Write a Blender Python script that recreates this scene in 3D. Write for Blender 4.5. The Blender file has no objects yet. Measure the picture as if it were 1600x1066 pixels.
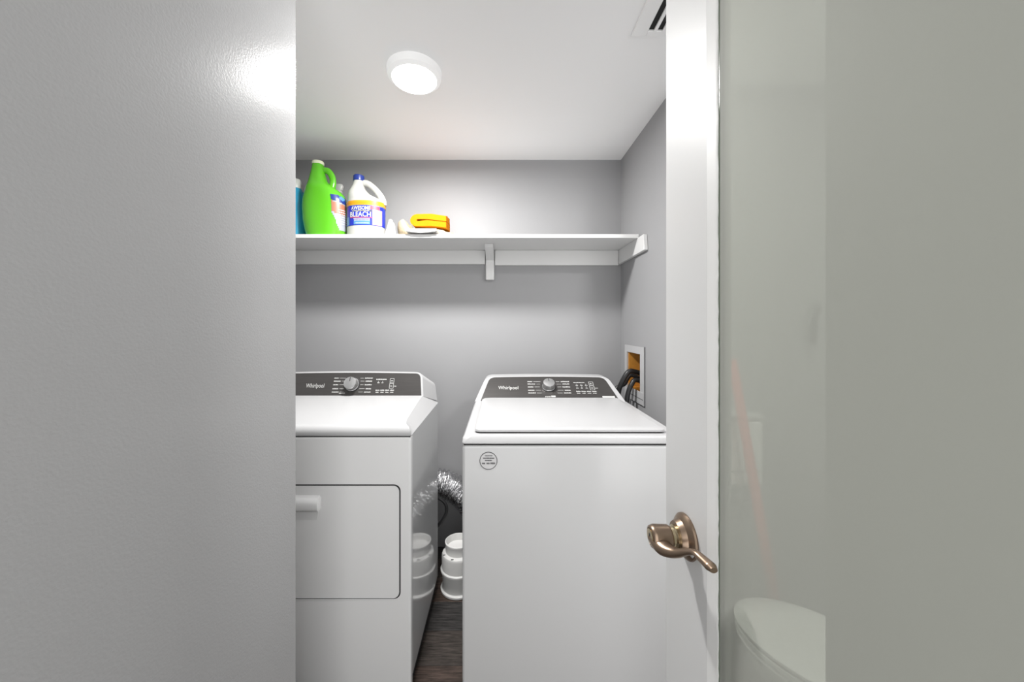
import bpy, bmesh, math, random
from mathutils import Vector, Matrix
random.seed(7)
S = bpy.context.scene
C = S.collection
PI = math.pi

# ------------------------------------------------------------------ camera, world, light, exposure
EYE = 1.26
cd = bpy.data.cameras.new('camera')
cd.sensor_width = 36.0
cd.lens = 12.6
cd.shift_x = 0.01
cd.shift_y = -0.01625
cd.clip_start = 0.02
cam = bpy.data.objects.new('camera', cd)
cam.location = (0, 0, EYE)
cam.rotation_euler = (PI / 2, 0, 0)
C.objects.link(cam)
S.camera = cam

w = bpy.data.worlds.new('world')
w.use_nodes = True
w.node_tree.nodes['Background'].inputs[0].default_value = (1.0, 0.995, 0.985, 1)
w.node_tree.nodes['Background'].inputs[1].default_value = 1.5
S.world = w
S.view_settings.view_transform = 'Standard'
S.view_settings.look = 'None'
S.view_settings.gamma = 1.0
S.view_settings.use_curve_mapping = False
S.view_settings.exposure = 0.8
LAMP_W = 16.5
BATH_FILL_W = 7.0

# ------------------------------------------------------------------ materials
MATS = {}


def srgb(r, g, b):
    f = lambda c: (c / 255 / 12.92) if c / 255 <= 0.04045 else ((c / 255 + 0.055) / 1.055) ** 2.4
    return (f(r), f(g), f(b), 1)


def mat(name, col, rough=0.5, metal=0.0, spec=0.5, bump=None, coat=0.0, emit=None, trans=None, mottled=None):
    m = bpy.data.materials.new(name)
    m.use_nodes = True
    nt = m.node_tree
    p = nt.nodes['Principled BSDF']
    p.inputs['Base Color'].default_value = col
    p.inputs['Roughness'].default_value = rough
    p.inputs['Metallic'].default_value = metal
    p.inputs['Specular IOR Level'].default_value = spec
    p.inputs['Coat Weight'].default_value = coat
    p.inputs['Coat Roughness'].default_value = 0.06
    if emit:
        p.inputs['Emission Color'].default_value = emit[0]
        p.inputs['Emission Strength'].default_value = emit[1]
    tc = nt.nodes.new('ShaderNodeTexCoord')
    if bump:
        n = nt.nodes.new('ShaderNodeTexNoise')
        n.inputs['Scale'].default_value = bump[0]
        n.inputs['Detail'].default_value = 2.0
        b = nt.nodes.new('ShaderNodeBump')
        b.inputs['Strength'].default_value = bump[1]
        b.inputs['Distance'].default_value = bump[2]
        nt.links.new(tc.outputs['Object'], n.inputs['Vector'])
        nt.links.new(n.outputs['Fac'], b.inputs['Height'])
        nt.links.new(b.outputs['Normal'], p.inputs['Normal'])
    if mottled:  # scale, amount : gentle tone variation of the surface itself
        n2 = nt.nodes.new('ShaderNodeTexNoise')
        n2.inputs['Scale'].default_value = mottled[0]
        n2.inputs['Detail'].default_value = 4.0
        r = nt.nodes.new('ShaderNodeMapRange')
        r.inputs['To Min'].default_value = 1 - mottled[1]
        r.inputs['To Max'].default_value = 1 + mottled[1]
        mx = nt.nodes.new('ShaderNodeMix')
        mx.data_type = 'RGBA'
        mx.blend_type = 'MULTIPLY'
        mx.inputs['Factor'].default_value = 1
        mx.inputs[6].default_value = col
        nt.links.new(tc.outputs['Object'], n2.inputs['Vector'])
        nt.links.new(n2.outputs['Fac'], r.inputs['Value'])
        nt.links.new(r.outputs['Result'], mx.inputs[7])
        nt.links.new(mx.outputs[2], p.inputs['Base Color'])
    if trans:
        t = nt.nodes.new('ShaderNodeBsdfTransparent')
        t.inputs['Color'].default_value = trans[1]
        mxs = nt.nodes.new('ShaderNodeMixShader')
        mxs.inputs['Fac'].default_value = trans[0]
        out = nt.nodes['Material Output']
        nt.links.new(p.outputs[0], mxs.inputs[1])
        nt.links.new(t.outputs[0], mxs.inputs[2])
        nt.links.new(mxs.outputs[0], out.inputs['Surface'])
    MATS[name] = m
    return m


mat('grey_paint', (0.37, 0.37, 0.373, 1), 0.20, spec=0.2, bump=(250, 0.10, 0.003), mottled=(2.5, 0.02))
mat('grey_closet', (0.345, 0.345, 0.352, 1), 0.55, spec=0.2, bump=(160, 0.06, 0.003), mottled=(2.0, 0.02))
mat('white_ceiling', (0.93, 0.93, 0.93, 1), 0.7, spec=0.25, bump=(120, 0.05, 0.002))
mat('white_trim', (0.72, 0.72, 0.715, 1), 0.38, spec=0.4, bump=(60, 0.04, 0.002))
mat('white_door', (0.56, 0.56, 0.557, 1), 0.40, spec=0.25, bump=(90, 0.03, 0.002))
mat('bead_paint', (0.64, 0.64, 0.63, 1), 0.4, bump=(60, 0.05, 0.002))
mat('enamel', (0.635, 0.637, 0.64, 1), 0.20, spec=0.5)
mat('enamel_dryer_lifted', (0.80, 0.80, 0.80, 1), 0.20, spec=0.5)  # same white enamel, lightened to offset the shade on the dryer front
mat('enamel_top_dimmed', (0.47, 0.47, 0.474, 1), 0.28, spec=0.5)  # same white enamel, darkened where lamp light falls strongest from above
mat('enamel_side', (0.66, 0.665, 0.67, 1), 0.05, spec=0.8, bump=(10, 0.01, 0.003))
mat('dark_gap', (0.015, 0.015, 0.015, 1), 0.8)
mat('black_plastic', (0.02, 0.02, 0.022, 1), 0.45)
mat('black_rubber', (0.018, 0.018, 0.019, 1), 0.38, bump=(300, 0.2, 0.001))
mat('print_white', (0.55, 0.55, 0.54, 1), 0.5)
mat('print_dark', (0.06, 0.06, 0.065, 1), 0.6)
mat('silver', (0.62, 0.62, 0.62, 1), 0.28, metal=0.85)
mat('chrome', (0.75, 0.75, 0.75, 1), 0.15, metal=1.0)
mat('foil', (0.72, 0.72, 0.73, 1), 0.22, metal=1.0, bump=(90, 0.8, 0.006))
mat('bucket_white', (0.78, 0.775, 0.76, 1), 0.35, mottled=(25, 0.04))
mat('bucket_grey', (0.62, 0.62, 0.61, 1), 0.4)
mat('bronze', (0.28, 0.205, 0.15, 1), 0.32, metal=0.95, mottled=(30, 0.12))
mat('bronze_pale', (0.50, 0.42, 0.28, 1), 0.24, metal=0.95)
mat('glass_pane', (0.42, 0.425, 0.39, 1), 0.65, spec=0.15, trans=(0.36, (0.93, 0.96, 0.9, 1)), mottled=(3.0, 0.02))
mat('glass_edge', (0.10, 0.13, 0.09, 1), 0.2)
mat('green_plastic', (0.105, 0.46, 0.016, 1), 0.22, coat=0.3)
mat('cream_plastic', (0.76, 0.78, 0.58, 1), 0.4)
mat('blue_plastic', (0.02, 0.28, 0.46, 1), 0.2, coat=0.3)
mat('clear_cap', (0.55, 0.56, 0.53, 1), 0.3)
mat('bleach_white', (0.47, 0.47, 0.44, 1), 0.35)
mat('cap_blue', (0.015, 0.035, 0.21, 1), 0.3)
mat('label_yellow', (0.62, 0.29, 0.015, 1), 0.4)
mat('label_gold', (0.62, 0.30, 0.01, 1), 0.4)
mat('label_blue', (0.012, 0.03, 0.40, 1), 0.35)
mat('label_light', (0.09, 0.24, 0.45, 1), 0.35)
mat('label_red', (0.50, 0.05, 0.09, 1), 0.4)
mat('label_pink', (0.40, 0.26, 0.25, 1), 0.4)
mat('label_orange', (0.36, 0.14, 0.08, 1), 0.4)
mat('label_pale', (0.32, 0.34, 0.38, 1), 0.4)
mat('yellow_cloth', (0.60, 0.185, 0.004, 1), 0.9, spec=0.1, bump=(260, 0.5, 0.003), mottled=(18, 0.12))
mat('cream_cloth', (0.46, 0.38, 0.26, 1), 0.9, spec=0.1, bump=(160, 0.5, 0.003), mottled=(16, 0.10))
mat('white_plastic', (0.50, 0.50, 0.49, 1), 0.3)
mat('clear_plastic', (0.80, 0.81, 0.81, 1), 0.15, trans=(0.45, (1, 1, 1, 1)))
mat('pink_plastic', (0.78, 0.20, 0.16, 1), 0.25)
mat('ceramic', (0.86, 0.86, 0.85, 1), 0.12, spec=0.6)
mat('ply_wood', (0.52, 0.23, 0.035, 1), 0.55, mottled=(22, 0.35))
mat('brass', (0.45, 0.32, 0.12, 1), 0.3, metal=0.9)
mat('lamp_lens', (0.9, 0.9, 0.9, 1), 0.4, emit=((1, 0.995, 0.98, 1), 7.0))
mat('lamp_body', (0.86, 0.86, 0.86, 1), 0.4, emit=((1, 0.995, 0.98, 1), 0.12))
mat('vent_white', (0.90, 0.90, 0.895, 1), 0.6, spec=0.25)
mat('frame_grey', (0.50, 0.50, 0.505, 1), 0.45)
mat('subfloor', (0.02, 0.017, 0.015, 1), 0.9)


def mat_panel():
    m = mat('console_dark', (0.085, 0.08, 0.078, 1), 0.33, spec=0.5)
    nt = m.node_tree
    p = nt.nodes['Principled BSDF']
    tc = [n for n in nt.nodes if n.type == 'TEX_COORD'][0]
    mp = nt.nodes.new('ShaderNodeMapping')
    mp.inputs['Scale'].default_value = (3, 300, 300)
    n = nt.nodes.new('ShaderNodeTexNoise')
    n.inputs['Scale'].default_value = 3.0
    r = nt.nodes.new('ShaderNodeValToRGB')
    r.color_ramp.elements[0].color = (0.045, 0.042, 0.041, 1)
    r.color_ramp.elements[1].color = (0.092, 0.087, 0.084, 1)
    nt.links.new(tc.outputs['Object'], mp.inputs[0])
    nt.links.new(mp.outputs[0], n.inputs['Vector'])
    nt.links.new(n.outputs['Fac'], r.inputs[0])
    nt.links.new(r.outputs[0], p.inputs['Base Color'])
    p.inputs['Metallic'].default_value = 0.35


mat_panel()


def mat_plank(i, a, b):
    m = mat('plank_%d' % i, a, 0.42, spec=0.4)
    nt = m.node_tree
    p = nt.nodes['Principled BSDF']
    tc = [n for n in nt.nodes if n.type == 'TEX_COORD'][0]
    mp = nt.nodes.new('ShaderNodeMapping')
    mp.inputs['Scale'].default_value = (4.0, 46, 10)
    mp.inputs['Location'].default_value = (i * 3.7, i * 1.3, 0)
    n = nt.nodes.new('ShaderNodeTexNoise')
    n.inputs['Scale'].default_value = 3.0
    n.inputs['Detail'].default_value = 6.0
    n.inputs['Roughness'].default_value = 0.7
    r = nt.nodes.new('ShaderNodeValToRGB')
    r.color_ramp.elements[0].position = 0.36
    r.color_ramp.elements[1].position = 0.68
    r.color_ramp.elements[0].color = a
    r.color_ramp.elements[1].color = b
    bp = nt.nodes.new('ShaderNodeBump')
    bp.inputs['Strength'].default_value = 0.25
    bp.inputs['Distance'].default_value = 0.002
    nt.links.new(tc.outputs['Object'], mp.inputs[0])
    nt.links.new(mp.outputs[0], n.inputs['Vector'])
    nt.links.new(n.outputs['Fac'], r.inputs[0])
    nt.links.new(r.outputs[0], p.inputs['Base Color'])
    nt.links.new(n.outputs['Fac'], bp.inputs['Height'])
    nt.links.new(bp.outputs['Normal'], p.inputs['Normal'])


mat_plank(0, (0.016, 0.013, 0.011, 1), (0.105, 0.086, 0.075, 1))
mat_plank(1, (0.020, 0.014, 0.011, 1), (0.13, 0.09, 0.073, 1))
mat_plank(2, (0.012, 0.011, 0.011, 1), (0.075, 0.07, 0.067, 1))


# ------------------------------------------------------------------ object helpers
def link(name, me, m, parent=None, smooth=35):
    if smooth:
        for p in me.polygons:
            p.use_smooth = True
        me.set_sharp_from_angle(angle=math.radians(smooth))
    o = bpy.data.objects.new(name, me)
    if m is not None and not me.materials:
        me.materials.append(MATS[m])
    C.objects.link(o)
    if smooth:
        wn = o.modifiers.new('weighted_normal', 'WEIGHTED_NORMAL')
        wn.keep_sharp = True
        wn.weight = 80
    if parent is not None:
        o.parent = parent
    return o


def world_of(parent):
    v = Vector((0, 0, 0))
    while parent is not None:
        v = v + parent.location
        parent = parent.parent
    return v


def obj(name, bm, m, parent=None, smooth=35, origin=None):
    """bmesh in room coordinates -> one object, its origin at its parent's base or its own"""
    base = world_of(parent) if parent is not None else Vector(origin or (0, 0, 0))
    if parent is not None:
        bmesh.ops.translate(bm, verts=bm.verts, vec=-base)
    else:
        bmesh.ops.translate(bm, verts=bm.verts, vec=-base)
    bmesh.ops.recalc_face_normals(bm, faces=bm.faces)
    me = bpy.data.meshes.new(name)
    bm.to_mesh(me)
    bm.free()
    o = link(name, me, m, parent, smooth)
    if parent is None:
        o.location = base
    return o


def tag(o, label, cat=None, group=None, kind=None):
    o['label'] = label
    if cat:
        o['category'] = cat
    if group:
        o['group'] = group
    if kind:
        o['kind'] = kind
    return o


def thing(name, label, cat, loc, group=None, kind=None):
    o = bpy.data.objects.new(name, None)
    o.empty_display_size = 0.05
    o.location = loc
    C.objects.link(o)
    return tag(o, label, cat, group, kind)


def box(lo, hi, bev=0.0, seg=2, bm=None):
    own = bmesh.new()
    g = bmesh.ops.create_cube(own, size=1)
    c = [(a + b) / 2 for a, b in zip(lo, hi)]
    s = [b - a for a, b in zip(lo, hi)]
    for v in own.verts:
        v.co = Vector((c[0] + v.co.x * s[0], c[1] + v.co.y * s[1], c[2] + v.co.z * s[2]))
    if bev:
        bmesh.ops.bevel(own, geom=list(own.edges), offset=bev, segments=seg, profile=0.5, affect='EDGES', clamp_overlap=True)
    if bm is None:
        return own
    return merge(bm, own)


def merge(bm, other):
    me = bpy.data.meshes.new('tmp')
    other.to_mesh(me)
    other.free()
    bm.from_mesh(me)
    bpy.data.meshes.remove(me)
    return bm


def hexa(pts, bev=0.0, seg=2):
    """8 points: four below, four above, same order"""
    bm = bmesh.new()
    v = [bm.verts.new(p) for p in pts]
    for f in ((3, 2, 1, 0), (4, 5, 6, 7), (0, 1, 5, 4), (1, 2, 6, 5), (2, 3, 7, 6), (3, 0, 4, 7)):
        bm.faces.new([v[i] for i in f])
    if bev:
        bmesh.ops.bevel(bm, geom=list(bm.edges), offset=bev, segments=seg, profile=0.5, affect='EDGES', clamp_overlap=True)
    return bm


def rings(rs, close=True, caps=True):
    bm = bmesh.new()
    R = [[bm.verts.new(p) for p in r] for r in rs]
    n = len(R[0])
    for a, b in zip(R, R[1:]):
        for i in range(n if close else n - 1):
            j = (i + 1) % n
            bm.faces.new((a[i], a[j], b[j], b[i]))
    if caps:
        bm.faces.new(R[0][::-1])
        bm.faces.new(R[-1])
    return bm


def frame_of(d):
    d = Vector(d).normalized()
    up = Vector((0, 0, 1)) if abs(d.z) < 0.9 else Vector((0, 1, 0))
    a = d.cross(up).normalized()
    return a, d.cross(a).normalized()


def catmull(pts, k=8):
    P = [Vector(p) for p in pts]
    P = [P[0] * 2 - P[1]] + P + [P[-1] * 2 - P[-2]]
    out = []
    for i in range(1, len(P) - 2):
        for j in range(k):
            t = j / k
            a, b, c, d = P[i - 1], P[i], P[i + 1], P[i + 2]
            out.append(0.5 * ((2 * b) + (c - a) * t + (2 * a - 5 * b + 4 * c - d) * t * t + (3 * b - a - 3 * c + d) * t ** 3))
    out.append(P[-2])
    return out


def tube(pts, rad, n=12, k=8, flat=1.0, smooth_path=True):
    """rad: number or list of radii per control point; flat squeezes the second axis"""
    path = catmull(pts, k) if smooth_path else [Vector(p) for p in pts]
    m = len(path)
    if not isinstance(rad, (list, tuple)):
        rad = [rad] * len(pts)
    a = None
    rs = []
    for i, p in enumerate(path):
        d = (path[min(i + 1, m - 1)] - path[max(i - 1, 0)]).normalized()
        if a is None:
            a, b = frame_of(d)
        else:
            a = (a - d * a.dot(d)).normalized()
            b = d.cross(a).normalized()
        t = i / max(1, m - 1) * (len(rad) - 1)
        q = min(int(t), len(rad) - 2) if len(rad) > 1 else 0
        r = rad[q] + (rad[min(q + 1, len(rad) - 1)] - rad[q]) * (t - q)
        rs.append([p + a * math.cos(2 * PI * j / n) * r + b * math.sin(2 * PI * j / n) * r * flat for j in range(n)])
    return rings(rs)


def lathe(prof, c, axis='Z', n=32, sx=1.0):
    """prof: list of (radius, height) turned about an axis through c"""
    rs = []
    for r, h in prof:
        ring = []
        for j in range(n):
            x, y = math.cos(2 * PI * j / n) * r, math.sin(2 * PI * j / n) * r
            v = {'Z': (x * sx, y, h), 'X': (h, x, y), 'Y': (x, h, y)}[axis]
            ring.append(Vector(c) + Vector(v))
        rs.append(ring)
    return rings(rs)


def loft_pt(secs, z, th, off=0.0, ex=2.0):
    """point on a stack of oval sections (z, cx, cy, rx, ry) at height z and angle th"""
    for a, b in zip(secs, secs[1:]):
        if a[0] <= z <= b[0]:
            t = (z - a[0]) / max(1e-9, b[0] - a[0])
            s = [x + (y - x) * t for x, y in zip(a, b)]
            break
    else:
        s = secs[-1] if z > secs[-1][0] else secs[0]
    c_, s_ = math.cos(th), math.sin(th)
    px = math.copysign(abs(c_) ** (2 / ex), c_)
    py = math.copysign(abs(s_) ** (2 / ex), s_)
    return Vector((s[1] + px * (s[3] + off), s[2] + py * (s[4] + off), z))


def loft(secs, c, n=36, ex=2.0):
    return rings([[Vector(c) + loft_pt([s, s], s[0], 2 * PI * j / n, 0, ex) for j in range(n)] for s in secs])


def patch(secs, c, z0, z1, t0, t1, off=0.0012, nz=10, nt=24, ex=2.0, mask=None):
    """thin skin lying on a loft, from angle t0 to t1 and height z0 to z1"""
    bm = bmesh.new()
    G = [[bm.verts.new(Vector(c) + loft_pt(secs, z0 + (z1 - z0) * i / nz, t0 + (t1 - t0) * j / nt, off, ex)) for j in range(nt + 1)] for i in range(nz + 1)]
    for i in range(nz):
        for j in range(nt):
            if mask is None or mask((j + .5) / nt, (i + .5) / nz):
                bm.faces.new((G[i][j], G[i][j + 1], G[i + 1][j + 1], G[i + 1][j]))
    bmesh.ops.delete(bm, geom=[v for v in bm.verts if not v.link_faces], context='VERTS')
    return bm


def plate(out, o, ux, uy, t0, t1):
    """outline (list of 2D points) in the plane o + s*ux + t*uy, from depth t0 to t1 along the normal"""
    o, ux, uy = Vector(o), Vector(ux).normalized(), Vector(uy).normalized()
    n = ux.cross(uy)
    return rings([[o + ux * s + uy * t + n * d for s, t in out] for d in (t0, t1)])


def rrect(x0, x1, y0, y1, r, k=5, corners=(1, 1, 1, 1)):
    out = []
    for q, (cx, cy, a) in enumerate(((x1 - r, y0 + r, -90), (x1 - r, y1 - r, 0), (x0 + r, y1 - r, 90), (x0 + r, y0 + r, 180))):
        if corners[q]:
            for i in range(k + 1):
                t = math.radians(a + 90 * i / k)
                out.append((cx + math.cos(t) * r, cy + math.sin(t) * r))
        else:
            out.append(((x0, x1)[cx > (x0 + x1) / 2], (y0, y1)[cy > (y0 + y1) / 2]))
    return out


def text_flat(s, height, width=None, bold=0.0, slant=0.0):
    """list of triangles-ready mesh data for a word, baseline at 0, centred in x"""
    cu = bpy.data.curves.new('t', 'FONT')
    cu.body = s
    cu.size = 1.0
    cu.offset = bold
    cu.shear = slant
    cu.resolution_u = 3
    ob = bpy.data.objects.new('t', cu)
    C.objects.link(ob)
    dg = bpy.context.evaluated_depsgraph_get()
    me = bpy.data.meshes.new_from_object(ob.evaluated_get(dg))
    xs = [v.co.x for v in me.vertices]
    ys = [v.co.y for v in me.vertices]
    x0, x1, y1 = min(xs), max(xs), max(ys)
    k = height / y1
    kx = width / (x1 - x0) if width else k
    V = [((v.co.x - (x0 + x1) / 2) * kx, v.co.y * k) for v in me.vertices]
    F = [tuple(p.vertices) for p in me.polygons]
    bpy.data.objects.remove(ob)
    bpy.data.curves.remove(cu)
    bpy.data.meshes.remove(me)
    return V, F


def text_bm(V, F, fn):
    bm = bmesh.new()
    vs = [bm.verts.new(fn(x, y)) for x, y in V]
    for f in F:
        try:
            bm.faces.new([vs[i] for i in f])
        except ValueError:
            pass
    return bm


def struct(name, bm, m, label, cat, smooth=None, origin=None):
    return tag(obj(name, bm, m, None, smooth, origin), label, cat, kind='structure')


# ------------------------------------------------------------------ the rooms
CEIL = 2.192
BACK = 2.03
fl = struct('floor', box((-1.42, -0.5, -0.06), (1.45, 2.15, -0.012)), 'subfloor', 'dark wood plank floor running between the dryer and the washer', 'floor')
pw, pl = 0.152, 1.22
pm = None
pk = 0
for i in range(18):
    y0 = -0.5 + i * pw
    y1 = min(y0 + pw, 2.14)
    x = -1.42 - (i * 0.43) % pl
    while x < 1.45:
        a, b = max(x, -1.42), min(x + pl, 1.45)
        if b - a > 0.02 and y1 - y0 > 0.02:
            bm = box((a + .0008, y0 + .0008, -0.012), (b - .0008, y1 - .0008, 0.0), 0.0015, 1)
            obj('plank', bm, 'plank_%d' % ((i * 5 + pk * 3) % 3), fl, smooth=None)
        pk += 1
        x += pl

struct('ceiling', box((-1.42, -0.5, CEIL), (1.45, 2.15, CEIL + .08)), 'white_ceiling', 'smooth white ceiling over the laundry closet', 'ceiling')
struct('wall_back', box((-1.42, BACK, 0), (0.80, BACK + .12, CEIL)), 'grey_closet', 'grey painted back wall behind the washer and dryer', 'wall')
struct('wall_left', box((-1.42, -0.5, 0), (-0.505, 0.881, CEIL), 0.004, 2), 'grey_paint', 'close grey semi-gloss wall with orange peel texture and lamp glare', 'wall', smooth=35)
struct('wall_closet_left', box((-1.42, 0.881, 0), (-1.24, BACK, CEIL)), 'grey_closet', 'grey closet side wall hidden beyond the dryer', 'wall')
# partition on the right, with the opening for the hose box
WR = 0.675
oy0, oy1, oz0, oz1 = 1.735, 1.918, 0.920, 1.115
bm = bmesh.new()
for lo, hi in (((WR, 1.40, 0), (WR + .12, oy0, CEIL)), ((WR, oy1, 0), (WR + .12, BACK, CEIL)),
               ((WR, oy0, 0), (WR + .12, oy1, oz0)), ((WR, oy0, oz1), (WR + .12, oy1, CEIL))):
    box(lo, hi, bm=bm)
struct('wall_right', bm, 'grey_closet', 'grey painted right wall of the closet with the hose box', 'wall')
struct('wall_hall_right', box((0.40, -0.5, 0), (0.50, 0.4427, CEIL)), 'grey_closet', 'grey hall wall standing behind the open glazed door', 'wall')
struct('wall_bath_far', box((WR + .12, 1.40, 0), (1.45, 1.50, CEIL)), 'grey_closet', 'grey bathroom wall seen dimly through the door glass', 'wall')
struct('wall_bath_side', box((1.33, -0.5, 0), (1.45, 1.40, CEIL)), 'grey_closet', 'grey side wall of the bathroom behind the toilet', 'wall')


# ------------------------------------------------------------------ lamps
def ceiling_lamp(x, y, watts, label):
    t = thing('ceiling_lamp', label, 'lamp', (x, y, CEIL), 'round flush ceiling lamps')
    c = (x, y, CEIL)
    obj('lamp_body', lathe([(0.094, 0), (0.099, -.004), (0.099, -.016), (0.095, -.028), (0.083, -.035), (0.080, -.035)], c, n=48), 'lamp_body', t)
    obj('lamp_lens', lathe([(0.0805, -.034), (0.079, -.0365), (0.05, -.0385), (0.004, -.039)], c, n=48), 'lamp_lens', t)
    L = bpy.data.lights.new('lamp_glow', 'AREA')
    L.shape = 'DISK'
    L.size = 0.155
    L.energy = watts
    L.color = (1, 0.99, 0.975)
    lo = bpy.data.objects.new('lamp_glow', L)
    lo.location = (0, 0, -0.0405)
    C.objects.link(lo)
    lo.parent = t
    return t


ceiling_lamp(-0.32, 1.315, LAMP_W, 'round white flush ceiling lamp glowing above the washer and dryer')
ceiling_lamp(0.92, 0.62, BATH_FILL_W, 'added fill lamp, unseen, above the toilet')  # unseen lamp added to brighten the toilet behind the glass

# ------------------------------------------------------------------ ceiling vent
vx0, vx1, vy0, vy1 = 0.4155, 0.64, 0.78, 1.152
t = thing('ceiling_vent', 'white ceiling air vent with dark slots beside the door top', 'vent', (vx0, vy1, CEIL))
z0, z1 = CEIL - .008, CEIL
bm = bmesh.new()
fw = 0.046
for lo, hi in (((vx0, vy0, z0), (vx0 + fw, vy1, z1)), ((vx1 - fw, vy0, z0), (vx1, vy1, z1)),
               ((vx0 + fw, vy1 - .022, z0), (vx1 - fw, vy1, z1)), ((vx0 + fw, vy0, z0), (vx1 - fw, vy0 + .022, z1))):
    box(lo, hi, 0.002, 1, bm)
obj('vent_frame', bm, 'vent_white', t)
obj('vent_backing', box((vx0 + fw, vy0 + .02, CEIL - .0012), (vx1 - fw, vy1 - .02, CEIL - .0002)), 'dark_gap', t)
x = vx0 + fw + 0.017
while x < vx1 - fw - .01:
    obj('slat', hexa([(x, vy0 + .02, z0 - .001), (x + .010, vy0 + .02, z0 - .001), (x + .010, vy1 - .02, z0 - .001), (x, vy1 - .02, z0 - .001),
                      (x + .001, vy0 + .02, z1 - .002), (x + .011, vy0 + .02, z1 - .002), (x + .011, vy1 - .02, z1 - .002), (x + .001, vy1 - .02, z1 - .002)]), 'vent_white', t)
    x += 0.027

# ------------------------------------------------------------------ shelf
SZ = 1.696          # shelf top
SF, SU = 1.73, 1.677  # front, underside
t = thing('wall_shelf', 'long white painted shelf across the closet above washer and dryer', 'shelf', (-0.22, BACK, SU))
obj('shelf_board', box((-1.235, SF, SU), (0.662, BACK - .001, SZ), 0.0025, 2), 'white_trim', t)
obj('rail', box((-1.235, BACK - .019, 1.598), (-0.094, BACK - .001, SU - .0005), 0.0015, 1), 'white_trim', t)
obj('rail', box((-0.0385, BACK - .019, 1.592), (WR - .02, BACK - .001, SU - .0005), 0.0015, 1), 'white_trim', t)
obj('cleat', hexa([(WR - .019, 1.652, 1.604), (WR - .001, 1.652, 1.604), (WR - .001, BACK - .001, 1.598), (WR - .019, BACK - .001, 1.598),
                   (WR - .019, 1.662, 1.6785), (WR - .001, 1.662, 1.6785), (WR - .001, BACK - .001, SU - .0005), (WR - .019, BACK - .001, SU - .0005)], .0015, 1), 'white_trim', t)
b = obj('bracket', box((-0.090, BACK - .032, 1.508), (-0.042, BACK - .002, SU - .001), 0.006, 3), 'white_trim', t)
obj('bracket_arm', hexa([(-0.088, 1.86, SU - .016), (-0.044, 1.86, SU - .016), (-0.044, BACK - .03, SU - .06), (-0.088, BACK - .03, SU - .06),
                         (-0.088, 1.84, SU - .001), (-0.044, 1.84, SU - .001), (-0.044, BACK - .03, SU - .001), (-0.088, BACK - .03, SU - .001)], .003, 2), 'white_trim', b)


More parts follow.
